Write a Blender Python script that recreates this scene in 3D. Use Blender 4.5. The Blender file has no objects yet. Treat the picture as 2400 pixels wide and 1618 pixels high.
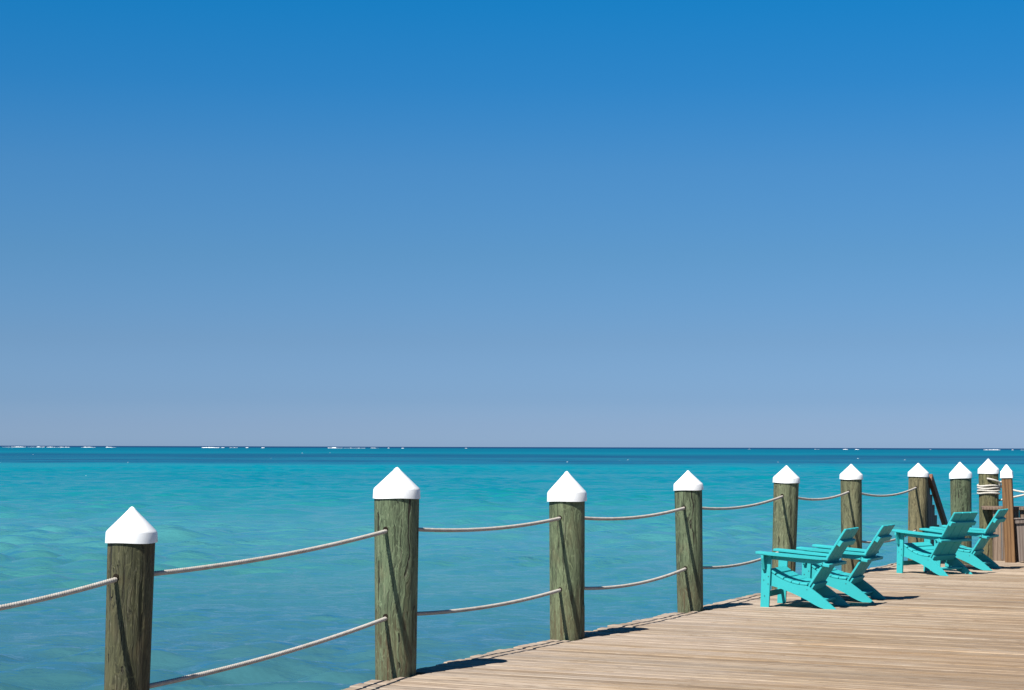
import bpy, bmesh, math, random
import numpy as np
from mathutils import Matrix, Vector

# ------------------------------------------------------------------ camera, sky, sun, exposure
scene = bpy.context.scene
R = math.radians
cam_d = bpy.data.cameras.new('camera')
cam_d.sensor_width = 36.0
cam_d.lens = 66.75
cam_d.clip_start = 0.1
cam_d.clip_end = 120000.0
cam = bpy.data.objects.new('camera', cam_d)
cam.matrix_world = (Matrix.Translation((0, 0, 1.62)) @ Matrix.Rotation(R(90 + 3.075), 4, 'X')
                    @ Matrix.Rotation(R(0.16), 4, 'Z'))
scene.collection.objects.link(cam)
scene.camera = cam

SUN = Vector((-0.4797, -0.6308, 1.0)).normalized()      # towards the sun
sun_el = math.asin(SUN.z)
sun_az = math.atan2(SUN.x, SUN.y)                        # clockwise from +Y

world = bpy.data.worlds.new('World')
scene.world = world
world.use_nodes = True
wn, wl = world.node_tree.nodes, world.node_tree.links
wn.clear()
w_out = wn.new('ShaderNodeOutputWorld')
w_bg = wn.new('ShaderNodeBackground')
w_bg.inputs['Strength'].default_value = 0.05
w_sky = wn.new('ShaderNodeTexSky')
w_sky.sky_type = 'NISHITA'
w_sky.sun_disc = False
w_sky.sun_elevation = sun_el
w_sky.sun_rotation = sun_az
w_sky.altitude = 0.0
w_sky.air_density = 1.0
w_sky.dust_density = 0.6
w_sky.ozone_density = 4.0
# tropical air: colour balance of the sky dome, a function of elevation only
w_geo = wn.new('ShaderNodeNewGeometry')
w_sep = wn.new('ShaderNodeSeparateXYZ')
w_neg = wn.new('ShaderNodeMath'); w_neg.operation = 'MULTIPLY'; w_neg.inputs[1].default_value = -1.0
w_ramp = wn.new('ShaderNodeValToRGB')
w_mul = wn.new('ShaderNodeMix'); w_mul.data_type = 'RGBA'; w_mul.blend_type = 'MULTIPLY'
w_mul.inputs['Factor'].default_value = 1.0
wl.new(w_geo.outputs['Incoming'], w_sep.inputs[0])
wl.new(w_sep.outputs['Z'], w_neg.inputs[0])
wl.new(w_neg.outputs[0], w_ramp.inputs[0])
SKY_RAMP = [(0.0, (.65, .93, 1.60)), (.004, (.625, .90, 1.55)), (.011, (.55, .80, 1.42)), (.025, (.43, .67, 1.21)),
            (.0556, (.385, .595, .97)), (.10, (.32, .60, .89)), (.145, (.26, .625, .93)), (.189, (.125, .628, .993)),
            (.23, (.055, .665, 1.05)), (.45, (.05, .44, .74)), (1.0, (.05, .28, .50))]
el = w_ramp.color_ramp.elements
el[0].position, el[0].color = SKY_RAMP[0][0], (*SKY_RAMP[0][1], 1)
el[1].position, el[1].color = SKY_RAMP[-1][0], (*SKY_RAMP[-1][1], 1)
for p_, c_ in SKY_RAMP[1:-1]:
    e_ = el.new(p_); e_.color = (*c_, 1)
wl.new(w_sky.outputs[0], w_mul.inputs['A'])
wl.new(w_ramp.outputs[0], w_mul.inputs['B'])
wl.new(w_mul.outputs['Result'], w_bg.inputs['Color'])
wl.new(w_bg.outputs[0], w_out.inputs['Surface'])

sun_d = bpy.data.lights.new('sun', 'SUN')
sun_d.energy = 5.0
sun_d.angle = R(0.53)
sun_d.color = (1.0, 0.955, 0.88)
sun = bpy.data.objects.new('sun', sun_d)
sun.rotation_euler = (-SUN).to_track_quat('-Z', 'Y').to_euler()
sun.location = SUN * 60
scene.collection.objects.link(sun)

vs = scene.view_settings
vs.view_transform = 'Standard'
vs.look = 'None'
vs.exposure = 1.0
vs.gamma = 1.0
vs.use_curve_mapping = False

# ------------------------------------------------------------------ helpers
col = scene.collection
rng = random.Random(11)
P = Vector((0.9047, -0.4263, 0))       # along the planks, away from the water
D = Vector((0.4263, 0.9047, 0))        # along the edge of the deck
O = Vector((-0.824, 13.66, 0))         # foot of the second piling, on the edge line
DECK_ROT = math.atan2(P.y, P.x)


def uv(u, v, z=0.0):
    return O + P * u + D * v + Vector((0, 0, z))


def tag(o, label=None, cat=None, group=None, kind=None):
    if label: o['label'] = label
    if cat: o['category'] = cat
    if group: o['group'] = group
    if kind: o['kind'] = kind
    return o


def empty(name, loc=(0, 0, 0), rz=0.0):
    o = bpy.data.objects.new(name, None)
    o.empty_display_size = 0.2
    o.location = loc
    o.rotation_euler = (0, 0, rz)
    col.objects.link(o)
    return o


def link_mesh(name, me, mat=None, parent=None):
    o = bpy.data.objects.new(name, me)
    if mat and not me.materials:
        me.materials.append(mat)
    col.objects.link(o)
    o.parent = parent
    return o


def from_bm(name, bm, mat, parent=None, smooth=False):
    me = bpy.data.meshes.new(name)
    bmesh.ops.recalc_face_normals(bm, faces=bm.faces)
    bm.to_mesh(me); bm.free()
    if smooth:
        for p in me.polygons: p.use_smooth = True
    return link_mesh(name, me, mat, parent)


def bm_box(bm, c, size, rot=None, bevel=0.0):
    r = bmesh.ops.create_cube(bm, size=1.0)
    vsx = r['verts']
    bmesh.ops.scale(bm, vec=size, verts=vsx)
    if bevel > 0:
        es = list({e for v in vsx for e in v.link_edges})
        rb = bmesh.ops.bevel(bm, geom=es, offset=bevel, segments=1, affect='EDGES')
        vsx = list({v for f in rb['faces'] for v in f.verts} | {v for v in vsx if v.is_valid})
    if rot is not None:
        bmesh.ops.rotate(bm, cent=(0, 0, 0), matrix=rot, verts=vsx)
    bmesh.ops.translate(bm, vec=c, verts=vsx)
    return vsx


def box(name, c, size, mat, parent=None, rot=None, bevel=0.003):
    bm = bmesh.new()
    bm_box(bm, c, size, rot, bevel)
    return from_bm(name, bm, mat, parent)


def extrude_profile(name, pts, y0, y1, mat, parent, bevel=0.003, axis='y'):
    """closed outline (a, b) given thickness; axis y: outline in x-z; axis z: outline in x-y"""
    bm = bmesh.new()
    mk = (lambda p, t: (p[0], t, p[1])) if axis == 'y' else (lambda p, t: (p[0], p[1], t))
    A = [bm.verts.new(mk(p, y0)) for p in pts]
    B = [bm.verts.new(mk(p, y1)) for p in pts]
    n = len(pts)
    f1 = bm.faces.new(A); f2 = bm.faces.new(B[::-1])
    for i in range(n):
        bm.faces.new((A[i], A[(i + 1) % n], B[(i + 1) % n], B[i]))
    if bevel:
        es = list(f1.edges) + list(f2.edges)
        bmesh.ops.bevel(bm, geom=es, offset=bevel, segments=1, affect='EDGES')
    return from_bm(name, bm, mat, parent)


def np_mesh(name, verts, faces, smooth=True):
    me = bpy.data.meshes.new(name)
    verts = np.asarray(verts, dtype=np.float32); faces = np.asarray(faces, dtype=np.int32)
    me.vertices.add(len(verts)); me.vertices.foreach_set('co', verts.ravel())
    k = faces.shape[1]
    me.loops.add(faces.size); me.loops.foreach_set('vertex_index', faces.ravel())
    me.polygons.add(len(faces))
    me.polygons.foreach_set('loop_start', np.arange(0, faces.size, k, dtype=np.int32))
    me.polygons.foreach_set('loop_total', np.full(len(faces), k, dtype=np.int32))
    me.polygons.foreach_set('use_smooth', np.full(len(faces), smooth, dtype=bool))
    me.update(calc_edges=True)
    me.validate()
    return me


class Nodes:
    def __init__(self, name):
        self.m = bpy.data.materials.new(name)
        self.m.use_nodes = True
        self.t = self.m.node_tree
        self.t.nodes.clear()
        self.out = self.n('ShaderNodeOutputMaterial')

    def n(self, typ, **kw):
        nd = self.t.nodes.new(typ)
        for k, v in kw.items():
            if isinstance(k, str) and k.startswith('i_'):
                key = k[2:]
                key = int(key) if key.isdigit() else key.replace('_', ' ')
                if hasattr(v, 'is_output') or isinstance(v, bpy.types.NodeSocket):
                    self.t.links.new(v, nd.inputs[key])
                else:
                    nd.inputs[key].default_value = v
            else:
                setattr(nd, k, v)
        return nd

    def link(self, a, b): self.t.links.new(a, b)

    def math(self, op, a, b=None, c=None, clamp=False):
        nd = self.n('ShaderNodeMath', operation=op, use_clamp=clamp)
        for i, x in enumerate((a, b, c)):
            if x is None: continue
            if isinstance(x, (int, float)): nd.inputs[i].default_value = x
            else: self.link(x, nd.inputs[i])
        return nd.outputs[0]

    def vmath(self, op, a, b):
        nd = self.n('ShaderNodeVectorMath', operation=op)
        for i, x in enumerate((a, b)):
            if isinstance(x, (tuple, list)): nd.inputs[i].default_value = x
            else: self.link(x, nd.inputs[i])
        return nd.outputs[0]

    def mix(self, f, a, b, blend='MIX'):
        nd = self.n('ShaderNodeMix', data_type='RGBA', blend_type=blend)
        for key, x in (('Factor', f), ('A', a), ('B', b)):
            s = [q for q in nd.inputs if q.name == key and (q.type == ('VALUE' if key == 'Factor' else 'RGBA'))][0]
            if isinstance(x, (int, float)): s.default_value = x
            elif isinstance(x, (tuple, list)): s.default_value = (*x, 1)[:4]
            else: self.link(x, s)
        return [q for q in nd.outputs if q.type == 'RGBA'][0]

    def ramp(self, f, stops, interp='LINEAR'):
        nd = self.n('ShaderNodeValToRGB')
        r = nd.color_ramp; r.interpolation = interp
        while len(r.elements) < len(stops): r.elements.new(0.5)
        for e, (p, c) in zip(r.elements, stops):
            e.position = p
            e.color = (c, c, c, 1) if isinstance(c, (int, float)) else (*c, 1)
        self.link(f, nd.inputs[0])
        return nd.outputs[0]

    def noise(self, vec, scale, detail=4, rough=.55, dist=0.0, dim='3D', lac=2.0):
        nd = self.n('ShaderNodeTexNoise', noise_dimensions=dim)
        self.link(vec, nd.inputs['Vector'])
        nd.inputs['Scale'].default_value = scale
        nd.inputs['Detail'].default_value = detail
        nd.inputs['Roughness'].default_value = rough
        nd.inputs['Distortion'].default_value = dist
        nd.inputs['Lacunarity'].default_value = lac
        return nd.outputs['Fac']

    def bump(self, h, strength, dist, normal=None):
        nd = self.n('ShaderNodeBump')
        self.link(h, nd.inputs['Height'])
        for key, x in (('Strength', strength), ('Distance', dist)):
            if isinstance(x, (int, float)): nd.inputs[key].default_value = x
            else: self.link(x, nd.inputs[key])
        if normal is not None: self.link(normal, nd.inputs['Normal'])
        return nd.outputs[0]

    def principled(self, color, rough=.6, spec=.5, normal=None, **kw):
        nd = self.n('ShaderNodeBsdfPrincipled')
        for key, x in (('Base Color', color), ('Roughness', rough), ('Specular IOR Level', spec)):
            if isinstance(x, (int, float)): nd.inputs[key].default_value = x
            elif isinstance(x, (tuple, list)): nd.inputs[key].default_value = (*x, 1)[:4]
            else: self.link(x, nd.inputs[key])
        if normal is not None: self.link(normal, nd.inputs['Normal'])
        self.link(nd.outputs[0], self.out.inputs['Surface'])
        return nd

    def objvec(self, scale=(1, 1, 1), rand=40.0):
        tc = self.n('ShaderNodeTexCoord')
        oi = self.n('ShaderNodeObjectInfo')
        r = self.math('MULTIPLY', oi.outputs['Random'], rand)
        cb = self.n('ShaderNodeCombineXYZ')
        for i in range(3): self.link(r, cb.inputs[i])
        v = self.vmath('ADD', tc.outputs['Object'], cb.outputs[0])
        return self.vmath('MULTIPLY', v, scale), oi, tc


# ------------------------------------------------------------------ materials
def mat_plank():
    """weathered decking: grain along local x"""
    N = Nodes('weathered_decking')
    v, oi, tc = N.objvec((1, 1, 1), 37.0)
    def sc(a): return N.vmath('MULTIPLY', v, a)
    broad = N.noise(sc((.35, 7, 7)), 1.0, 3, .55)
    grain = N.noise(sc((.9, 60, 60)), 1.0, 5, .62, .6)
    fine = N.noise(sc((2.4, 190, 190)), 1.0, 3, .6)
    blot = N.noise(sc((1.1, 2.5, 2.5)), 1.0, 4, .6)
    dash = N.noise(sc((5.5, 75, 75)), 1.0, 4, .65)
    hue = N.ramp(oi.outputs['Random'], [(0, (0.2380, 0.1599, 0.0907)), (.18, (0.2645, 0.1978, 0.1301)), (.36, (0.2076, 0.1347, 0.0723)), (.5, (0.2778, 0.2112, 0.1413)),
                                        (.66, (0.2094, 0.1421, 0.0835)), (.8, (0.2645, 0.1899, 0.1156)), (.9, (0.1943, 0.1308, 0.0723)), (1, (0.2911, 0.2238, 0.1518))], 'CONSTANT')
    # bleached along the open edge, browner where people walk: a ragged band across the deck
    gp = N.n('ShaderNodeNewGeometry')
    dp = N.n('ShaderNodeVectorMath', operation='DOT_PRODUCT')
    N.link(N.vmath('SUBTRACT', gp.outputs['Position'], tuple(O)), dp.inputs[0]); dp.inputs[1].default_value = tuple(P)
    wear = N.noise(N.vmath('MULTIPLY', gp.outputs['Position'], (.9, .9, 0)), 1.0, 4, .6)
    rnd = N.math('MULTIPLY', N.math('SUBTRACT', oi.outputs['Random'], .5), 1.6)
    band = N.math('ADD', N.math('ADD', dp.outputs['Value'], N.math('MULTIPLY', N.math('SUBTRACT', wear, .5), 4.5)), rnd)
    grey = N.mix(N.ramp(blot, [(.38, .15), (.68, .85)]), hue, (0.275, 0.222, 0.172))
    grey = N.mix(N.ramp(N.math('MULTIPLY', band, .25), [(.05, .85), (.55, .0)]), grey, (.300, .247, .200))
    grey = N.mix(N.ramp(N.math('MULTIPLY', band, .25), [(.55, 0.0), (1.0, .75)]), grey, (.205, .143, .090))
    warm = N.mix(N.ramp(broad, [(.52, 0.0), (.74, .5)]), grey, (0.215, 0.135, 0.062))
    c = N.mix(N.ramp(grain, [(.31, .9), (.50, 0.0)]), warm, (0.0929, 0.0591, 0.0329))
    c = N.mix(N.ramp(grain, [(.54, 0.0), (.75, .55)]), c, (0.345, 0.285, 0.220))
    c = N.mix(N.ramp(fine, [(.30, .45), (.45, 0.0)]), c, (0.0796, 0.0504, 0.0289))
    c = N.mix(N.ramp(dash, [(.33, .85), (.455, 0.0)]), c, (0.1014, 0.0670, 0.0402))
    c = N.mix(N.ramp(dash, [(.60, 0.0), (.74, .6)]), c, (0.3589, 0.3073, 0.2489))
    tone = N.ramp(N.math('FRACT', N.math('MULTIPLY', oi.outputs['Random'], 7.31)), [(0.0, .80), (.35, .95), (.8, 1.06), (1.0, 1.18)])
    c = N.mix(1.0, c, tone, 'MULTIPLY')
    # knots and checks
    vo = N.n('ShaderNodeTexVoronoi', feature='F1', distance='EUCLIDEAN')
    N.link(sc((1.3, 9, 9)), vo.inputs['Vector']); vo.inputs['Scale'].default_value = 1.0
    kn = N.ramp(vo.outputs['Distance'], [(.05, .7), (.11, 0.0)])
    c = N.mix(kn, c, (0.0968, 0.0504, 0.0217))
    crack = N.noise(sc((.55, 42, 42)), 1.0, 2, .5, .3)
    ck = N.ramp(crack, [(.245, .85), (.275, 0.0)])
    c = N.mix(ck, c, (0.0179, 0.0126, 0.0088))
    hgt = N.math('ADD', grain, N.math('MULTIPLY', ck, -1.2))
    b = N.bump(hgt, .5, .004)
    N.principled(c, .78, .25, b)
    return N.m


def mat_pile():
    """pressure-treated round piling, grain along local z, tint from the object colour"""
    N = Nodes('treated_piling_wood')
    v, oi, tc = N.objvec((1, 1, 1), 23.0)
    def sc(a): return N.vmath('MULTIPLY', v, a)
    warp = N.noise(sc((5, 5, 2.2)), 1.0, 3, .5)
    wv = N.n('ShaderNodeCombineXYZ')
    N.link(N.math('MULTIPLY', warp, .16), wv.inputs[0]); N.link(N.math('MULTIPLY', warp, .13), wv.inputs[1])
    v2 = N.vmath('ADD', v, wv.outputs[0])
    def sc2(a): return N.vmath('MULTIPLY', v2, a)
    broad = N.noise(sc2((9, 9, .8)), 1.0, 3, .5)
    grain = N.noise(sc2((38, 38, 1.7)), 1.0, 5, .62, .8)
    fine = N.noise(sc2((110, 110, 4.5)), 1.0, 4, .6, .4)
    blot = N.noise(sc((4, 4, 2.2)), 1.0, 4, .6)
    base = oi.outputs['Color']
    lite = N.mix(1.0, base, (1.25, 1.15, 1.25), 'MULTIPLY')
    dark = N.mix(1.0, base, (.17, .165, .16), 'MULTIPLY')
    base = N.mix(1.0, base, (.66, .64, .66), 'MULTIPLY')
    c = N.mix(N.ramp(broad, [(.42, 0.0), (.66, .8)]), base, lite)
    c = N.mix(N.ramp(blot, [(.56, 0.0), (.76, .48)]), c, (0.1136, 0.0644, 0.0288))
    c = N.mix(N.ramp(grain, [(.36, .95), (.50, 0.0)]), c, dark)
    c = N.mix(N.ramp(grain, [(.53, 0.0), (.70, .6)]), c, lite)
    c = N.mix(N.ramp(fine, [(.32, .6), (.46, 0.0)]), c, dark)
    c = N.mix(N.ramp(fine, [(.56, 0.0), (.72, .45)]), c, (0.1818, 0.1667, 0.1174))
    # pale contour lines left by the peeled growth rings
    cl = N.noise(sc2((7, 7, 1.5)), 1.0, 2, .5, 1.2)
    ln = N.math('ABSOLUTE', N.math('SUBTRACT', N.math('FRACT', N.math('MULTIPLY', cl, 13.0)), .5))
    c = N.mix(N.ramp(ln, [(.03, .42), (.10, 0.0)]), c, N.mix(1.0, lite, (1.35, 1.35, 1.35), 'MULTIPLY'))
    # rust-brown stain on the lowest hand-breadths above the deck
    sp = N.n('ShaderNodeSeparateXYZ'); N.link(tc.outputs['Object'], sp.inputs[0])
    low = N.ramp(N.math('ADD', sp.outputs['Z'], N.math('MULTIPLY', warp, -.35)), [(0.0, .55), (.32, 0.0)])
    c = N.mix(N.math('MULTIPLY', low, N.ramp(grain, [(.35, 1.0), (.65, .2)])), c, (0.0909, 0.0470, 0.0205))
    crack = N.noise(sc2((26, 26, .55)), 1.0, 2, .5, .2)
    ck = N.ramp(crack, [(.29, .95), (.325, 0.0)])
    c = N.mix(ck, c, (0.0227, 0.0197, 0.0121))
    h = N.math('ADD', N.math('MULTIPLY', grain, .8), N.math('MULTIPLY', fine, .5))
    h = N.math('ADD', h, N.math('MULTIPLY', ck, -1.2))
    b = N.bump(h, .95, .014)
    N.principled(c, .72, .3, b)
    return N.m


def mat_board(name, c1, c2, c3, spec=.25):
    """square-sawn timber, grain along local z"""
    N = Nodes(name)
    v, oi, tc = N.objvec((1, 1, 1), 19.0)
    def sc(a): return N.vmath('MULTIPLY', v, a)
    broad = N.noise(sc((7, 7, .9)), 1.0, 3, .55, .8)
    wave = N.n('ShaderNodeTexWave', wave_type='RINGS', rings_direction='Z')
    N.link(sc((9, 9, .9)), wave.inputs['Vector'])
    wave.inputs['Scale'].default_value = 1.1; wave.inputs['Distortion'].default_value = 5.0
    wave.inputs['Detail'].default_value = 3; wave.inputs['Detail Scale'].default_value = .8
    fine = N.noise(sc((130, 130, 4)), 1.0, 4, .6)
    c = N.mix(N.ramp(broad, [(.38, 0.0), (.66, 1.0)]), c1, c2)
    c = N.mix(N.ramp(wave.outputs['Fac'], [(.55, 0.0), (.95, .7)]), c, c3)
    c = N.mix(N.ramp(fine, [(.33, .6), (.48, 0.0)]), c, c3)
    tint = N.ramp(oi.outputs['Random'], [(0, .82), (1, 1.14)])
    c = N.mix(1.0, c, tint, 'MULTIPLY')
    b = N.bump(N.math('ADD', fine, wave.outputs['Fac']), .4, .004)
    N.principled(c, .75, spec, b)
    return N.m


def mat_cap():
    N = Nodes('white_cap_plastic')
    v, oi, tc = N.objvec((1, 1, 1), 9.0)
    n1 = N.noise(v, 9, 4, .6)
    n2 = N.noise(N.vmath('MULTIPLY', v, (30, 30, 5)), 1, 3, .6)
    c = N.mix(N.ramp(n1, [(.5, 0.0), (.8, .35)]), (.66, .665, .67), (.57, .56, .54))
    c = N.mix(N.ramp(n2, [(.62, 0.0), (.82, .3)]), c, (.44, .42, .38))
    N.principled(c, .38, .45, N.bump(n1, .12, .01))
    return N.m


def mat_rope(name, c1, c2):
    N = Nodes(name)
    v, oi, tc = N.objvec((1, 1, 1), 9.0)
    n1 = N.noise(v, 14, 4, .6)
    n2 = N.noise(v, 260, 2, .6)
    c = N.mix(N.ramp(n1, [(.40, 0.0), (.68, .8)]), c1, c2)
    c = N.mix(N.ramp(n2, [(.35, .5), (.5, 0.0)]), c, tuple(x * .55 for x in c2))
    N.principled(c, .85, .2, N.bump(n2, .5, .003))
    return N.m


def mat_chair():
    N = Nodes('turquoise_painted_lumber')
    v, oi, tc = N.objvec((1, 1, 1), 5.0)
    n1 = N.noise(v, 5, 4, .6)
    n2 = N.noise(v, 320, 2, .6)
    c = N.mix(N.ramp(n1, [(.35, 0.0), (.7, .6)]), (.026, .322, .340), (.028, .296, .315))
    N.principled(c, .58, .18, N.bump(n2, .12, .001))
    return N.m


def mat_plain(name, c, rough=.7, spec=.3):
    N = Nodes(name)
    v, oi, tc = N.objvec((1, 1, 1), 5.0)
    n = N.noise(v, 30, 3, .6)
    N.principled(N.mix(N.ramp(n, [(.35, 0.0), (.7, 1.0)]), c, tuple(x * .7 for x in c)), rough, spec)
    return N.m


def mat_water():
    N = Nodes('sea_water')
    geo = N.n('ShaderNodeNewGeometry')
    pos = geo.outputs['Position']
    sp = N.n('ShaderNodeSeparateXYZ'); N.link(pos, sp.inputs[0])
    # --- what lies below: sand shallows, seagrass beds, reef edge, deep water.  log10 of the distance offshore
    off = N.noise(N.vmath('MULTIPLY', pos, (.011, .012, 0)), 1.0, 4, .55)
    lg = N.math('LOGARITHM', N.math('MAXIMUM', sp.outputs['Y'], 1.0), 10.0)
    far = N.math('MULTIPLY', N.math('SUBTRACT', off, .5), .28)
    lg = N.math('ADD', lg, far)
    t = N.math('DIVIDE', lg, 4.0)
    def L(d): return math.log10(d) / 4.0
    body = N.ramp(t, [(0.0, (.027, .094, .114)), (L(20), (.027, .096, .116)), (L(26), (.033, .112, .137)), (L(31), (.029, .124, .138)),
                      (L(40), (.034, .152, .156)), (L(50), (.040, .170, .184)), (L(62), (.040, .178, .196)), (L(78), (.022, .166, .180)),
                      (L(110), (.004, .158, .170)), (L(180), (.0005, .136, .170)), (L(255), (.0005, .146, .192)), (L(284), (.0005, .126, .184)),
                      (L(306), (.0005, .106, .166)), (L(326), (.0005, .085, .148)), (L(348), (.0005, .066, .128)), (L(385), (.0005, .084, .144)), (L(450), (.0005, .087, .149)),
                      (L(530), (.0005, .060, .122)), (L(620), (.0005, .062, .124)), (L(710), (.0005, .092, .152)), (L(830), (.0005, .106, .166)),
                      (L(1200), (.0005, .088, .150)), (L(2900), (.0005, .078, .140)), (L(3700), (.002, .050, .114)), (L(4400), (.004, .034, .092)),
                      (1.0, (.004, .034, .092))])
    # ragged seagrass streaks in the dark belt
    gr = N.noise(N.vmath('MULTIPLY', pos, (.020, .026, 0)), 1.0, 5, .65)
    gm = N.math('MULTIPLY', N.ramp(gr, [(.47, 0.0), (.62, .7)]),
                N.ramp(t, [(L(296), 0.0), (L(318), 1.0), (L(680), 1.0), (L(820), 0.0)]))
    body = N.mix(gm, body, (0.0008, 0.0379, 0.0909))
    # drifting milky and clearer patches
    mk = N.noise(N.vmath('MULTIPLY', pos, (.05, .045, 0)), 1.0, 4, .55)
    body = N.mix(N.math('MULTIPLY', N.ramp(mk, [(.48, 0.0), (.70, .30)]), N.ramp(t, [(L(24), .35), (L(60), .8), (L(260), .6), (L(300), 0.0)])),
                 body, (0.022, 0.158, 0.174))
    mk2 = N.noise(N.vmath('MULTIPLY', pos, (.03, .03, 3.0)), 1.0, 4, .6)
    body = N.mix(N.ramp(mk2, [(.50, 0.0), (.72, .35)]), body, N.mix(1.0, body, (.75, .80, .86), 'MULTIPLY'))
    # --- ripples on top of the modelled waves
    wv = N.vmath('MULTIPLY', pos, (.8, 1.15, 1.0))
    r0 = N.noise(wv, 7.5, 4, .6, .2)
    r1 = N.noise(wv, 2.4, 5, .62, .2)
    r2 = N.noise(wv, .50, 5, .62, .2)
    gust = N.noise(N.vmath('MULTIPLY', pos, (.06, .10, 0)), 1.0, 4, .6)
    gs = N.ramp(gust, [(.34, .58), (.64, 1.0)])
    b2 = N.bump(r2, N.math('MULTIPLY', gs, .55), .30)
    b1 = N.bump(r1, N.math('MULTIPLY', gs, .70), .085, b2)
    b1 = N.bump(r0, N.math('MULTIPLY', gs, .60), .028, b1)
    dif = N.n('ShaderNodeBsdfDiffuse'); N.link(body, dif.inputs['Color']); N.link(b2, dif.inputs['Normal'])
    glo = N.n('ShaderNodeBsdfGlossy'); glo.inputs['Roughness'].default_value = .04
    glo.inputs['Color'].default_value = (.86, .95, 1, 1); N.link(b1, glo.inputs['Normal'])
    fr = N.n('ShaderNodeFresnel'); fr.inputs['IOR'].default_value = 1.33; N.link(b1, fr.inputs['Normal'])
    kk = N.ramp(t, [(L(20), 1.0), (L(60), .95), (L(150), .72), (L(280), .26), (L(1000), .05)])
    fac = N.math('MINIMUM', N.math('MULTIPLY', fr.outputs[0], kk), .65)
    ms = N.n('ShaderNodeMixShader'); N.link(fac, ms.inputs[0]); N.link(dif.outputs[0], ms.inputs[1]); N.link(glo.outputs[0], ms.inputs[2])
    N.link(ms.outputs[0], N.out.inputs['Surface'])
    return N.m


M = dict(plank=mat_plank(), pile=mat_pile(), cap=mat_cap(),
         rope=mat_rope('grey_weathered_rope', (0.4091, 0.3826, 0.3485), (0.3182, 0.2841, 0.2424)),
         white_rope=mat_rope('white_mooring_rope', (.46, .44, .40), (.36, .33, .28)),
         chair=mat_chair(), screw=mat_plain('dark_screw', (0.0227, 0.0455, 0.0455), .5),
         hole=mat_plain('painted_hole_shade', (0.0152, 0.0114, 0.0076), .9, .1),
         brown=mat_board('brown_sawn_post', (0.1598, 0.0894, 0.0409), (0.1167, 0.0606, 0.0242), (0.0530, 0.0242, 0.0098)),
         fence=mat_board('weathered_fence_board', (0.1939, 0.1432, 0.1068), (0.1598, 0.1114, 0.0803), (0.0924, 0.0606, 0.0439)),
         grey=mat_board('silvered_board', (0.1841, 0.1500, 0.1311), (0.1455, 0.1167, 0.0970), (0.0826, 0.0606, 0.0508)),
         rail=mat_board('dark_red_handrail', (.21, .095, .058), (.16, .072, .042), (.085, .036, .022)),
         beam=mat_board('underdeck_timber', (0.1364, 0.0985, 0.0644), (0.1061, 0.0758, 0.0492), (0.0530, 0.0379, 0.0227)),
         water=mat_water(),
         foam=mat_plain('sea_foam', (.80, .82, .83), .9, .1))

# ------------------------------------------------------------------ the sea
WATER_Z = -1.1


def build_sea():
    ang_f = np.radians(np.linspace(-23, 23, 560))
    side = np.radians(np.linspace(24, 336, 105)[1:-1])
    ang = np.concatenate([ang_f, side])            # clockwise from +Y, closed ring
    radii = [0.6, 2, 4, 6, 7.5]
    r = 8.5
    while r < 420:
        radii.append(r)
        r += max(.075, min(r * .0048, .42 + r * .0009) if r < 270 else r * .006)
    r = 420
    while r < 90000:
        radii.append(r); r *= 1.16
    radii = np.array(radii)
    A, Rr = np.meshgrid(ang, radii)
    X = np.sin(A) * Rr; Y = np.cos(A) * Rr
    dr = np.gradient(radii)[:, None] * np.ones_like(A)
    da = np.abs(np.gradient(np.concatenate([ang_f, side])))[None, :] * Rr
    Z = np.zeros_like(X)
    g = np.random.RandomState(5)
    # slowly varying groups so that crests are short and uneven
    def group(lx, ly):
        s = np.zeros_like(X)
        for _ in range(6):
            kx, ky = g.normal(0, 1 / lx), g.normal(0, 1 / ly)
            s += np.sin(kx * X + ky * Y + g.uniform(0, 6.28))
        return .55 + .45 * np.tanh(s * .5)
    for lam_lo, lam_hi, n, steep in ((5.5, 12, 9, .0032), (2.4, 5.5, 16, .0068), (1.1, 2.4, 24, .0108), (.5, 1.1, 24, .0098), (.26, .5, 22, .0082)):
        gr = group(lam_hi * 1.6, lam_hi * 1.1)
        part = np.zeros_like(X)
        lm_mean = 0
        for _ in range(n):
            lam = math.exp(g.uniform(math.log(lam_lo), math.log(lam_hi)))
            th = g.normal(0.28, .50)                       # travels shoreward, towards -Y, a little from the left
            k = 2 * math.pi / lam
            ph = k * (math.sin(th) * X - math.cos(th) * Y) + g.uniform(0, 6.28)
            # fade out where the grid cannot carry this wavelength
            w = np.clip(1.6 - 2.8 * dr / lam, 0, 1) * np.clip(1.6 - 3.0 * da / lam * abs(math.sin(th)) - .8 * da / lam, 0, 1)
            s = np.sin(ph)
            part += w * steep * lam * (s + .22 * np.cos(2 * ph))
        Z += part * gr
    Z[radii > 1500, :] = 0
    verts = np.stack([X, Y, Z + WATER_Z], -1).reshape(-1, 3)
    nr, na = X.shape
    i = np.arange(nr - 1)[:, None]; j = np.arange(na)[None, :]; j2 = (j + 1) % na
    quads = np.stack([i * na + j, (i + 1) * na + j, (i + 1) * na + j2, i * na + j2], -1).reshape(-1, 4)
    quads = quads[:, ::-1]
    me = np_mesh('sea', verts, quads)
    o = link_mesh('sea', me, M['water'])
    tag(o, 'turquoise rippled sea reaching to the horizon', kind='structure')
    return o


sea = build_sea()


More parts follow.
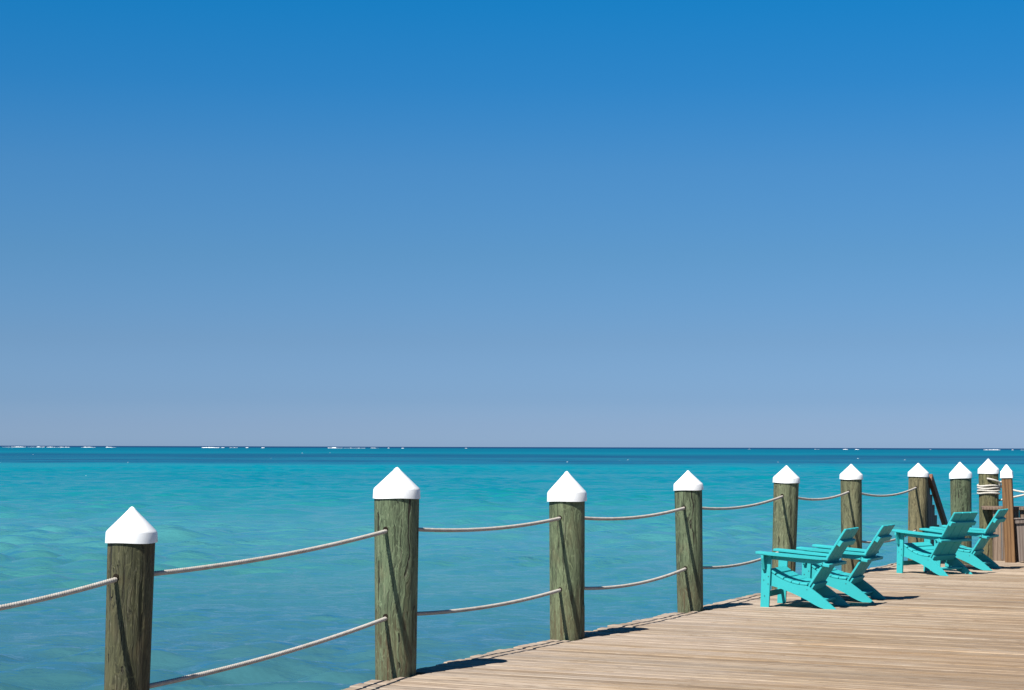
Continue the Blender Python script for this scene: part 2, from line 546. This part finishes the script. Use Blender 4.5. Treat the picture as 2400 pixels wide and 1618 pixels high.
def foam_mesh(items, seed):
    """low uneven ridges of foam: (x, y, width, depth, height)"""
    g = random.Random(seed)
    V, F = [], []
    for (x, y, w, d, h) in items:
        n = max(4, int(w / max(h, .05) * 1.2)); n = min(n, 40)
        base = len(V)
        prof = []
        e = g.uniform(.4, 1)
        for k in range(n + 1):
            t = k / n
            e = min(1, max(.12, e + g.uniform(-.38, .38)))
            env = math.sin(math.pi * min(1, max(0.0, .04 + .92 * t))) ** .4
            hh = h * e * env
            xx = x + (t - .5) * w
            yo = g.uniform(-.2, .2) * d
            for (q, zz) in ((-.5, -.05), (-.28, .6), (0, 1.0), (.3, .55), (.5, -.05)):
                V.append((xx, y + yo + q * d, WATER_Z + zz * hh))
        for k in range(n):
            for m in range(4):
                a = base + k * 5 + m
                F.append((a, a + 5, a + 6, a + 1))
    return np.array(V), np.array(F)


def px(x, dist):     # lateral place of a bearing seen from the pier at a given distance offshore
    return (x - 1200.0) / 4450.0 * dist


surf = []
SY = 3300.0
for x0, x1, hh in ((8, 28, .5), (30, 64, 1.5), (68, 108, 1.6), (112, 166, 1.8), (194, 226, 1.8), (251, 274, 2.4), (475, 516, 1.7), (520, 528, 1.0),
                   (540, 560, 1.5), (577, 584, 1.2), (614, 622, 1.8), (770, 806, 1.9), (808, 858, 2.2), (868, 890, .8), (910, 914, 1.2),
                   (942, 948, 1.5), (1090, 1096, .7), (1752, 1758, 1.2), (1908, 1920, .9), (1975, 1986, 1.6), (2003, 2012, 1.8), (2048, 2051, 1.0),
                   (2178, 2181, 1.2), (2304, 2343, 1.9), (2369, 2374, 1.2), (2392, 2399, 1.3)):
    yy = SY + rng.uniform(-150, 250)
    surf.append((px((x0 + x1) / 2, yy), yy, (x1 - x0) / 4450 * yy, 9, hh * (.66 if x0 < 1500 else .45)))
o = link_mesh('reef_surf', np_mesh('reef_surf', *foam_mesh(surf, 3), smooth=False), M['foam'])
tag(o, 'white surf breaking on the reef just below the horizon', 'surf', kind='stuff')
caps = []
for x, y in ((5, 1084), (53, 1101), (110, 1081), (165, 1110), (302, 1084), (338, 1076), (360, 1081), (637, 1074), (1039, 1105), (1045, 1104), (1452, 1081),
             (1472, 1078), (1668, 1097), (1754, 1111), (1823, 1083), (1872, 1092), (850, 1090), (1022, 1188), (1095, 1222), (504, 1166), (205, 1115),
             (710, 1062), (775, 1061), (1330, 1083), (930, 1095), (1500, 1094), (2010, 1075), (2080, 1083), (2120, 1078), (80, 1065), (1195, 1084)):
    dd = 2.72 * 4450 / (y - (1044.5 + 6.7 * x / 2400))
    w = rng.uniform(1.2, 3.2) / 4450 * dd
    caps.append((px(x, dd), dd, w, w * .5, min(.22, w * .24)))
o = link_mesh('whitecaps', np_mesh('whitecaps', *foam_mesh(caps, 8), smooth=False), M['foam'])
tag(o, 'small scattered whitecaps on the turquoise water', 'whitecaps', kind='stuff')


# ------------------------------------------------------------------ the deck
def deck_z(v):
    return 0.048 * v if v < 0 else 0.0


PLANK_W, PITCH, PLANK_T, PLANK_L = .1370, .1495, .040, 7.6


def plank_mesh(seed):
    g = random.Random(seed)
    L, w, t, c = PLANK_L, PLANK_W, PLANK_T, .005
    sec = [(-w / 2, -t), (w / 2, -t), (w / 2, -c), (w / 2 - c, 0), (-w / 2 + c, 0), (-w / 2, -c)]
    xs = [0, 1.3, 3.1, L]
    bm = bmesh.new()
    rows = []
    for i, x in enumerate(xs):
        dz = g.uniform(-.002, .002); dy = g.uniform(-.0015, .0015)
        sk = g.uniform(-.006, .006) if i == 0 else 0
        rows.append([bm.verts.new((x + sk * (1 if y > 0 else -1), y + dy, z + dz + g.uniform(-.0007, .0007))) for y, z in sec])
    for a, b in zip(rows, rows[1:]):
        for k in range(6):
            bm.faces.new((a[k], a[(k + 1) % 6], b[(k + 1) % 6], b[k]))
    bm.faces.new(rows[0]); bm.faces.new(rows[-1][::-1])
    bmesh.ops.recalc_face_normals(bm, faces=bm.faces)
    me = bpy.data.meshes.new('plank')
    bm.to_mesh(me); bm.free()
    me.materials.append(M['plank'])
    return me


# pilings along the edge: name key -> x, y, radius at deck, radius at top, top of wood, apex, cap radius, lean x, tint, rope heights
PILES = [
    dict(p=(-3.46, 8.06), rb=.128, rt=.135, top=.97, apex=1.19, cr=.155, lean=0.0, tint=(0.0909, 0.0909, 0.0417), rope=(.80, .16)),
    dict(p=(-2.174, 10.80), rb=.123, rt=.133, top=1.075, apex=1.277, cr=.1455, lean=.0175, tint=(0.0591, 0.0621, 0.0273), rope=(.880, .237)),
    dict(p=(-.824, 13.66), rb=.145, rt=.161, top=1.250, apex=1.473, cr=.171, lean=0.0, tint=(0.1023, 0.1439, 0.0742), rope=(1.030, .415)),
    dict(p=(.479, 16.30), rb=.147, rt=.152, top=1.158, apex=1.4145, cr=.170, lean=-.004, tint=(.108, .144, .072), rope=(1.018, .412)),
    dict(p=(1.786, 19.04), rb=.126, rt=.136, top=1.195, apex=1.391, cr=.149, lean=-.015, tint=(0.0909, 0.1250, 0.0644), rope=(1.021, .421)),
    dict(p=(3.155, 22.15), rb=.134, rt=.146, top=1.212, apex=1.415, cr=.158, lean=.034, tint=(.122, .146, .076), rope=(1.062, .43)),
    dict(p=(4.425, 24.80), rb=.132, rt=.138, top=1.212, apex=1.411, cr=.153, lean=0.0, tint=(.118, .130, .066), rope=(1.053, .42)),
    dict(p=(6.00, 28.19), rb=.140, rt=.143, top=1.200, apex=1.400, cr=.155, lean=.02, tint=(0.1439, 0.1326, 0.0644), rope=(1.039, .41)),
    dict(p=(7.285, 30.87), rb=.163, rt=.167, top=1.135, apex=1.398, cr=.184, lean=0.0, tint=(0.0947, 0.1250, 0.0644), rope=None),
    dict(p=(7.03, 28.05), rb=.141, rt=.146, top=1.247, apex=1.467, cr=.156, lean=0.0, tint=(0.1288, 0.1326, 0.0606), rope=None),
    dict(p=(8.25, 27.05), rb=.140, rt=.145, top=1.2, apex=1.41, cr=.156, lean=0.0, tint=(0.1288, 0.1288, 0.0606), rope=None),
]
for q in PILES:
    w = Vector((*q['p'], 0)) - O
    q['u'], q['v'] = w.dot(P), w.dot(D)

deck = empty('deck', O, DECK_ROT)
tag(deck, 'weathered wooden deck of narrow planks along the water', kind='structure')
plank_meshes = [plank_mesh(100 + i) for i in range(8)]
V0, V1 = -5.2, 14.9
n_planks = int((V1 - V0) / PITCH)
for i in range(n_planks + 10):
    v = V0 + i * PITCH + PITCH / 2 + rng.uniform(-.0022, .0022)
    u0 = rng.uniform(-.028, .012)
    if rng.random() < .10: u0 -= rng.uniform(.02, .04)
    if v < -.3: u0 -= .035
    if i >= n_planks: u0 = 1.12 + rng.uniform(-.01, .01)      # past the stair opening the deck runs on a little
    for q in PILES[:8]:
        dv = abs(v - q['v']) - PLANK_W / 2
        r = q['rb'] + .012
        if dv < r:
            s = math.sqrt(max(0.0, r * r - max(dv, 0) ** 2))
            u0 = max(u0, q['u'] + s + .01)
    o = link_mesh('plank', rng.choice(plank_meshes), None, deck)
    # local frame of the deck: x along planks, y along the edge
    o.location = (u0, v, deck_z(v) + rng.uniform(-.004, .004))
    o.rotation_euler = (.048 if v < 0 else rng.uniform(-.006, .006), 0, rng.uniform(-.0006, .0006))
for u, w, h in ((.17, .09, .22), (2.0, .09, .22), (4.0, .09, .22), (6.0, .09, .22)):
    box('joist', (u, (V0 + V1) / 2 + 2.6, -PLANK_T - h / 2 - .004), (w, V1 - V0 - 5.2, h), M['beam'], deck)
for k, (u, w, h) in enumerate(((.17, .09, .22), (2.0, .09, .22), (4.0, .09, .22), (6.0, .09, .22))):
    bm = bmesh.new()
    bm_box(bm, (0, 0, 0), (w, 5.15, h), None, .003)
    o = from_bm('joist', bm, M['beam'], deck)
    o.location = (u, -2.62, -PLANK_T - h / 2 - .006 - 2.62 * .048)
    o.rotation_euler = (.048, 0, 0)


# ------------------------------------------------------------------ pilings
def pile_mesh(q, seed, notch=None):
    g = np.random.RandomState(seed)
    na, z0, z1 = 72, -2.6, q['top'] + .02
    zs = np.concatenate([np.linspace(z0, -.2, 6), np.linspace(-.1, z1, 46)])
    th = np.linspace(0, 2 * np.pi, na, endpoint=False)
    T, Zz = np.meshgrid(th, zs)
    f = np.clip(Zz / q['top'], -.6, 1.05)
    rad = q['rb'] + (q['rt'] - q['rb']) * f
    for k in range(2, 8):
        rad = rad * (1 + g.normal(0, .010 / (k - 1) ** .6) * np.cos(k * T + g.uniform(0, 6.28) + g.uniform(-1, 1) * Zz))
    # shaved flats and long shallow checks
    for _ in range(4):
        a = g.uniform(0, 6.28); w = g.uniform(.15, .30)
        d = np.abs((T - a + np.pi) % (2 * np.pi) - np.pi)
        rad = rad - q['rb'] * .018 * np.clip(1 - d / w, 0, 1)
    for _ in range(8):
        a = g.uniform(0, 6.28); zc = g.uniform(.1, 1.1); ln = g.uniform(.15, .5)
        d = np.abs((T - a - .05 * np.sin(5 * Zz) + np.pi) % (2 * np.pi) - np.pi)
        rad = rad - .009 * (d < .06) * np.clip(1.2 - np.abs(Zz - zc) / ln, 0, 1)
    if notch:
        za, zb, a, w, dep = notch
        d = np.abs((T - a + np.pi) % (2 * np.pi) - np.pi)
        rad = rad - dep * (d < w) * (Zz > za) * (Zz < zb)
    X = np.cos(T) * rad; Y = np.sin(T) * rad
    verts = np.stack([X, Y, Zz], -1).reshape(-1, 3)
    nz = len(zs)
    i = np.arange(nz - 1)[:, None]; j = np.arange(na)[None, :]
    quads = np.stack([i * na + j, i * na + (j + 1) % na, (i + 1) * na + (j + 1) % na, (i + 1) * na + j], -1).reshape(-1, 4)
    c = len(verts)
    verts = np.vstack([verts, [[0, 0, z1]]])
    return verts, quads, c, na, nz


def cap_mesh(rc, h_skirt, h_total, seed):
    g = random.Random(seed)
    # outline from inside of the skirt up and over the cone
    prof = [(rc * .985, .004), (rc * 1.004, 0), (rc * 1.002, h_skirt * .15), (rc * .985, h_skirt * .93), (rc * .972, h_skirt),
            (rc * .94, h_skirt + (h_total - h_skirt) * .055), (rc * .53, h_skirt + (h_total - h_skirt) * .475),
            (rc * .155, h_skirt + (h_total - h_skirt) * .865), (rc * .115, h_total * .945), (rc * .065, h_total * .982), (rc * .02, h_total)]
    na = 48
    V, F = [], []
    ph = g.uniform(0, 6)
    for k, (r, z) in enumerate(prof):
        for j in range(na):
            a = 2 * math.pi * j / na
            wob = 1 + (.006 * math.sin(2 * a + ph) + .004 * math.sin(5 * a + 2 * ph)) * (1 if k < 4 else .4)
            V.append((math.cos(a) * r * wob, math.sin(a) * r * wob, z + (.0025 * math.sin(3 * a + ph) if k < 3 else 0)))
    for k in range(len(prof) - 1):
        for j in range(na):
            F.append((k * na + j, k * na + (j + 1) % na, (k + 1) * na + (j + 1) % na, (k + 1) * na + j))
    c = len(V); V.append((0, 0, prof[-1][1] + .0005)); k = len(prof) - 1
    for j in range(na):
        F.append((k * na + j, k * na + (j + 1) % na, c, c))
    me = bpy.data.meshes.new('cap')
    me.from_pydata(V, [], [tuple(dict.fromkeys(f)) for f in F])
    for p in me.polygons: p.use_smooth = True
    try:
        me.set_sharp_from_angle(angle=R(28))
    except Exception:
        pass
    return me


PILE_LABEL = [
    'capped wooden piling beyond the left edge of the picture',
    'dark olive wooden piling nearest the camera, standing leftmost and lower than the rest',
    'thick green-streaked piling where the deck edge enters the picture, second from the left',
    'green-grey wooden piling third from the left, with a dark notch low on its side',
    'slender green wooden piling with a small cap, fourth from the left, before the first chairs',
    'leaning tan-green piling right behind the nearest pair of turquoise chairs',
    'wooden piling rising behind the backrest of the second turquoise chair',
    'split brown-green piling beside the sloping stair handrail',
    'smooth green piling without rope, in the water beyond the stair opening',
    'taller wooden piling wrapped with several turns of white rope',
    'capped wooden piling beyond the right edge of the picture',
]
NOTCH = {3: (.275, .40, math.radians(-12), .30, .035), 5: (.02, .17, math.radians(-15), .34, .03)}
for i, q in enumerate(PILES):
    bz = deck_z(q['v']) if i < 2 else 0.0
    root = empty('piling', (q['p'][0], q['p'][1], bz))
    root.rotation_euler = (0, math.atan(q['lean']), 0)
    tag(root, PILE_LABEL[i], 'piling', 'white-capped wooden pilings along the deck edge')
    qq = dict(q); qq['top'] = q['top'] - bz; qq['apex'] = q['apex'] - bz
    verts, quads, c, na, nz = pile_mesh(qq, 40 + i, NOTCH.get(i))
    me = np_mesh('pile', verts[:-1], quads)
    bm = bmesh.new(); bm.from_mesh(me)
    bm.verts.ensure_lookup_table()
    bm.faces.new([bm.verts[(nz - 1) * na + j] for j in range(na)])
    bm.to_mesh(me); bm.free()
    po = link_mesh('pile', me, M['pile'], root)
    po.color = (*q['tint'], 1)
    H = qq['apex'] - qq['top']
    co = link_mesh('cap', cap_mesh(q['cr'], H * .30, H, i), M['cap'], root)
    co.location = (0, 0, qq['top'])
    co.rotation_euler = {1: (0, -.012, 0), 8: (0, -.045, 0)}.get(i, (rng.uniform(-.012, .012), rng.uniform(-.015, .015), 0))
    if q['rope']:
        for zr in q['rope']:
            for sgn in ((-1, 1) if i != 7 else (-1,)):
                # shade inside the rope bore painted as a dark disc, front and back
                bm = bmesh.new()
                bmesh.ops.create_cone(bm, cap_ends=True, cap_tris=False, segments=20, radius1=.021, radius2=.019, depth=.02)
                ho = from_bm('rope_hole_disc', bm, M['hole'], root)
                z = zr - bz
                r = qq['rb'] + (qq['rt'] - qq['rb']) * z / qq['top']
                d = D * sgn
                ho.location = d * (r - .006) + Vector((0, 0, z + .005))
                ho.rotation_euler = d.to_track_quat('Z', 'Y').to_euler()


# ------------------------------------------------------------------ ropes
def twist_rope(path, rad, pitch, step, strands=3, na=15):
    """a laid rope: lobed section turning along the path"""
    pts = [Vector(p) for p in path]
    cum = [0]
    for a, b in zip(pts, pts[1:]): cum.append(cum[-1] + (b - a).length)
    n = max(8, int(cum[-1] / step))
    V = []; k = 0
    up0 = Vector((0, 0, 1))
    for i in range(n + 1):
        s = cum[-1] * i / n
        while k < len(cum) - 2 and cum[k + 1] < s: k += 1
        t = (s - cum[k]) / max(1e-9, cum[k + 1] - cum[k])
        c = pts[k].lerp(pts[k + 1], t)
        tan = (pts[min(k + 2, len(pts) - 1)] - pts[max(k - 1, 0)]).normalized()
        sd = tan.cross(up0)
        if sd.length < 1e-3: sd = Vector((1, 0, 0))
        sd.normalize(); up = sd.cross(tan)
        ph = 2 * math.pi * s / pitch
        for j in range(na):
            a = 2 * math.pi * j / na
            lobe = abs(math.cos(strands * .5 * (a - ph)))
            r = rad * (.74 + .31 * lobe ** .8)
            V.append(c + sd * (math.cos(a) * r) + up * (math.sin(a) * r))
    F = []
    for i in range(n):
        for j in range(na):
            F.append((i * na + j, i * na + (j + 1) % na, (i + 1) * na + (j + 1) % na, (i + 1) * na + j))
    return np.array([tuple(v) for v in V]), np.array(F)


def sag_path(a, b, sag, n=40):
    return [a.lerp(b, t) - Vector((0, 0, 4 * sag * t * (1 - t))) for t in [i / n for i in range(n + 1)]]


SAG = [(.07, .07), (.035, .036), (.047, .043), (.052, .064), (.065, .065), (.07, .075), (.088, .09)]
WHERE = ['running off the left edge of the picture from the nearest piling', 'between the nearest dark piling and the thick second piling',
         'between the second and third pilings from the left', 'between the third and fourth pilings from the left',
         'between the fourth piling and the leaning piling behind the chairs', 'between the two pilings behind the nearest pair of chairs',
         'between the chair pairs, ending at the split piling by the stairs']
for i in range(7):
    a, b = PILES[i], PILES[i + 1]
    for lv in (0, 1):
        pa = Vector((a['p'][0] + a['lean'] * a['rope'][lv], a['p'][1], a['rope'][lv]))
        pb = Vector((b['p'][0] + b['lean'] * b['rope'][lv], b['p'][1], b['rope'][lv]))
        dr_ = (pb - pa).normalized()
        pa2 = pa + dr_ * (a['rb'] - .03); pb2 = pb - dr_ * (b['rb'] - .03)
        me = np_mesh('rope', *twist_rope(sag_path(pa2, pb2, SAG[i][lv]), .0146, .058, .0060 if i < 4 else .010))
        o = link_mesh('rope', me, M['rope'])
        tag(o, ('upper' if lv == 0 else 'lower') + ' grey rope sagging ' + WHERE[i], 'rope', 'grey guard ropes strung between the pilings')

# turns of white mooring line round the taller piling, with its tail and the two lines leading off to the right
q9 = PILES[9]
c9 = Vector((*q9['p'], 0))
root = empty('mooring_rope', c9)
tag(root, 'white rope wound in four turns round the taller piling at the right', 'rope')
rr = q9['rt'] + .012
path = []
for k in range(4 * 40 + 1):
    a = 2 * math.pi * k / 40
    path.append((math.cos(a - .5) * rr * (1 + .015 * math.sin(3.1 * a)), math.sin(a - .5) * rr * (1 + .015 * math.cos(2.3 * a)),
                 1.100 - .036 * k / 40 + .009 * math.sin(a * 1.0 + 1.2) + .006 * math.sin(2.7 * a)))
link_mesh('coil', np_mesh('coil', *twist_rope(path, .0140, .075, .008)), M['white_rope'], root)
tl = []
for k in range(21):
    t = k / 20
    a = math.radians(-112 + 92 * t)
    tl.append((math.cos(a) * (rr + .006 + .02 * math.sin(math.pi * t)), math.sin(a) * (rr + .006 + .02 * math.sin(math.pi * t)), 1.178 - .085 * t ** 1.4))
link_mesh('tail', np_mesh('tail', *twist_rope(tl, .0140, .075, .008)), M['white_rope'], root)
kn = []
for k in range(31):
    a = 2 * math.pi * k / 30 * 1.5
    kn.append((math.cos(-.35) * (rr + .02) + .022 * math.cos(a), math.sin(-.35) * (rr + .02) - .01 + .006 * k / 30, 1.095 + .034 * math.sin(a)))
link_mesh('knot', np_mesh('knot', *twist_rope(kn, .014, .07, .008)), M['white_rope'], root)
e9 = Vector((*PILES[10]['p'], 0))
for za, zb, sg, off, lab in ((1.08, 1.08, .11, .06, 'white'), (.853, 1.16, .004, -.02, 'white')):
    a = c9 + Vector((.13, off, za)); b = e9 + Vector((-.12, off, zb))
    o = link_mesh('rope', np_mesh('rope', *twist_rope(sag_path(a, b, sg), .0145, .075, .012)), M['white_rope'])
    tag(o, 'upper white rope running right behind the square brown post' if za > .9 else 'lower white rope rising to the right behind the square brown post',
        'rope', 'white ropes behind the brown post')


# ------------------------------------------------------------------ chairs
def make_chair():
    root = empty('adirondack_chair')
    m = M['chair']
    W = .30                                           # half width over the legs
    for s in (-1, 1):
        # front leg: flat plank leaning back a little
        extrude_profile('front_leg', [(-.045, 0), (.046, 0), (.073, .535), (-.025, .545)], s * W, s * (W - .028), m, root)
        # long curved side board: seat rail and back leg in one
        top = [(.060, .352), (.115, .318), (.19, .281), (.27, .253), (.35, .237), (.43, .230), (.47, .211), (.51, .183), (.57, .140),
               (.63, .092), (.69, .042), (.738, 0.0)]
        bot = [(.615, 0.0), (.56, .022), (.51, .044), (.43, .088), (.34, .128), (.255, .161), (.17, .190), (.09, .212), (.02, .222), (.02, .335)]
        extrude_profile('side_board', top + bot, s * (W - .030), s * (W - .056), m, root)
        # arm: broad in front, tapering to the back, dropping a little
        arm = extrude_profile('armrest', [(-.075, -.075), (-.06, -.092), (.10, -.088), (.35, -.055), (.55, -.015), (.655, .010), (.660, .030),
                                          (.645, .062), (.30, .062), (-.06, .062), (-.075, .050)] if s > 0 else
                              [(-.075, .075), (-.06, .092), (.10, .088), (.35, .055), (.55, .015), (.655, -.010), (.660, -.030),
                               (.645, -.062), (.30, -.062), (-.06, -.062), (-.075, -.050)], -.0125, .0125, m, root, .004, axis='z')
        arm.rotation_euler = (0, R(4.1), 0)
        arm.location = (0, s * (W - .014), .549)
        for v_ in arm.data.vertices: v_.co.y = -v_.co.y
        # rail under the arm and the bracket on the outer face of the leg
        r_ = extrude_profile('arm_rail', [(.055, .531), (.615, .490), (.625, .448), (.59, .444), (.055, .487)], s * (W - .031), s * (W - .057), m, root)
        bm = bmesh.new()
        pr = [(0, .532), (.072, .532), (.072, .500), (.030, .385), (.015, .375), (0, .375)]
        A = [bm.verts.new((-.012, s * (W + .0015 + y), z)) for y, z in pr]
        B = [bm.verts.new((.014, s * (W + .0015 + y), z)) for y, z in pr]
        bm.faces.new(A); bm.faces.new(B[::-1])
        for k in range(len(pr)): bm.faces.new((A[k], A[(k + 1) % len(pr)], B[(k + 1) % len(pr)], B[k]))
        from_bm('arm_bracket', bm, m, root)
    # seat slats lying on the dished side boards
    sp = [(.074, .362), (.154, .313), (.236, .277), (.318, .256), (.402, .2465)]
    ang = [R(34), R(28), R(19), R(11), R(3)]
    for (x, z), a in zip(sp, ang):
        box('seat_slat', (x, 0, z), (.080, 2 * (W - .026), .022), m, root, Matrix.Rotation(a, 3, 'Y'), .004)
    box('seat_apron', (.052, 0, .318), (.022, 2 * (W - .058), .075), m, root, Matrix.Rotation(R(4), 3, 'Y'), .003)
    # reclined back of three boards
    x0, z0, x1, z1 = .425, .205, .822, .813
    th = math.atan2(x1 - x0, z1 - z0)
    Ln = math.hypot(x1 - x0, z1 - z0)
    rot = Matrix.Rotation(th, 3, 'Y')
    ctr = Vector(((x0 + x1) / 2, 0, (z0 + z1) / 2))
    nrm = rot @ Vector((1, 0, 0)); ax = rot @ Vector((0, 0, 1))
    bw = .163
    for k in (-1, 0, 1):
        box('back_slat', ctr + nrm * .0125 + Vector((0, k * (bw + .005), 0)), (.025, bw, Ln), m, root, rot, .006)
    def on_back(t, off): return Vector((x0, 0, z0)) + ax * (Ln * t) + nrm * (.025 + off)
    box('back_rail', on_back(.79, .019), (.036, .525, .058), m, root, rot, .003)
    box('back_rail', on_back(.055, .014), (.026, .470, .075), m, root, rot, .003)
    box('arm_beam', on_back(.44, .036) + Vector((0, 0, .004)), (.070, .655, .030), m, root, Matrix.Rotation(R(8), 3, 'Y'), .003)
    box('front_stretcher', (.010, 0, .130), (.024, 2 * (W - .0295), .058), m, root, None, .003)
    box('rear_stretcher', (.575, 0, .083), (.045, 2 * (W - .0575), .026), m, root, Matrix.Rotation(R(14), 3, 'Y'), .003)
    # screw heads, too small to tell apart one by one
    bm = bmesh.new()
    for s in (-1, 1):
        for (x, z) in ((.043, .313), (-.006, .276), (.039, .237), (.001, .115)):
            r = bmesh.ops.create_cone(bm, cap_ends=True, segments=8, radius1=.0055, radius2=.0055, depth=.004)
            bmesh.ops.rotate(bm, cent=(0, 0, 0), matrix=Matrix.Rotation(R(90), 3, 'X'), verts=r['verts'])
            bmesh.ops.translate(bm, vec=(x, s * (W + .0005), z), verts=r['verts'])
        for (x, z) in ((.437, .190), (.60, .462)):
            r = bmesh.ops.create_cone(bm, cap_ends=True, segments=8, radius1=.0055, radius2=.0055, depth=.004)
            bmesh.ops.rotate(bm, cent=(0, 0, 0), matrix=Matrix.Rotation(R(90), 3, 'X'), verts=r['verts'])
            bmesh.ops.translate(bm, vec=(x, s * (W - .0305), z), verts=r['verts'])
        for y in (-.16, 0, .16):
            pass
    o = from_bm('screws', bm, M['screw'], root)
    o['kind'] = 'stuff'
    return root


def copy_tree(o, parent=None):
    c = o.copy(); col.objects.link(c); c.parent = parent
    for ch in list(o.children):
        copy_tree(ch, c)
    return c


chair0 = make_chair()
CH = [(tuple(uv(.62, 6.955)), DECK_ROT, 'turquoise Adirondack chair nearest the camera, seen from the side by the deck edge'),
      (tuple(uv(.743, 7.974)), DECK_ROT, 'turquoise Adirondack chair half hidden just behind the nearest chair'),
      ((5.246, 24.90, 0), R(-49), 'turquoise Adirondack chair turned so its backrest of three boards faces the camera'),
      ((5.846, 25.861, 0), R(-28), 'farthest turquoise Adirondack chair, before the wooden fence and the brown post')]
for i, (loc, rz, lab) in enumerate(CH):
    c = chair0 if i == 0 else copy_tree(chair0)
    c.location = loc
    c.rotation_euler = (0, 0, rz)
    tag(c, lab, 'chair', 'turquoise Adirondack chairs on the deck')

# ------------------------------------------------------------------ stair railing behind the split piling
q7 = PILES[7]
sr = empty('stair_railing', uv(q7['u'] + .115, q7['v'] + .16), math.atan2(D.y, D.x))
tag(sr, 'sloping dark red handrail over stepped grey boards behind the split piling', 'railing')
for k, zt in enumerate((1.18, .926, .77, .61, .46, .31, .16, .01)):
    box('board', (.07 + k * .148, 0, zt / 2 - .55), (.140, .028, zt + 1.1), M['grey'], sr, None, .003)
a, b = Vector((-.02, -.052, 1.19)), Vector((1.30, -.052, .20))
d = b - a
box('handrail', (a + b) / 2, (d.length, .06, .125), M['rail'], sr, Matrix.Rotation(-math.atan2(d.z, d.x), 3, 'Y'), .006)

# ------------------------------------------------------------------ fence with ledge, square post and low gate at the far end of the deck
fo = Vector((6.93, 27.42, 0))
fence = empty('board_fence', fo, DECK_ROT * .5)
tag(fence, 'fence of upright tan boards under a wide wooden ledge at the right edge', 'fence')
for k in range(14):
    h = .735
    bx_ = box('fence_board', (0, 0, 0), (.118, .024, h), M['fence'], fence, None, .003)
    bx_.location = (.06 + k * .122, rng.uniform(-.002, .002), h / 2 + .001)
box('ledge', (.80, .22, .757), (1.90, .56, .042), M['fence'], fence, None, .005)
box('end_board', (.012, .30, .367), (.024, .50, .732), M['fence'], fence, None, .003)

sp_ = empty('square_post', (7.11, 27.16, 0))
sp_.rotation_euler = (0, R(-1.9), DECK_ROT * .8)
tag(sp_, 'brown square-sawn timber post with a small white pyramid cap', 'post')
box('shaft', (0, 0, .60), (.142, .142, 1.245), M['brown'], sp_, None, .005)
bm = bmesh.new()
w0, w1 = .080, .086
rows = []
for w, z in ((w1, 1.200), (w0 * .99, 1.285), (w0 * .9, 1.298), (.010, 1.388)):
    rows.append([bm.verts.new((sx * w, sy * w, z)) for sx, sy in ((-1, -1), (1, -1), (1, 1), (-1, 1))])
for r0, r1 in zip(rows, rows[1:]):
    for k in range(4): bm.faces.new((r0[k], r0[(k + 1) % 4], r1[(k + 1) % 4], r1[k]))
bm.faces.new(rows[-1]); bm.faces.new(rows[0][::-1])
from_bm('cap', bm, M['cap'], sp_)

gt = empty('low_gate', (7.185, 27.03, 0), DECK_ROT * .4)
gt.rotation_euler = (0, R(-3.2), DECK_ROT * .4)
tag(gt, 'low weathered grey plank gate leaning beside the brown post', 'gate')
for k in range(7):
    b_ = box('gate_board', (0, 0, 0), (.128, .022, .60), M['grey'], gt, None, .003)
    b_.location = (.075 + k * .133, .018, .315)
box('gate_rail', (.47, -.008, .585), (.96, .026, .058), M['grey'], gt, None, .003)
box('gate_rail', (.47, .004, .625), (.98, .075, .018), M['grey'], gt, None, .003)
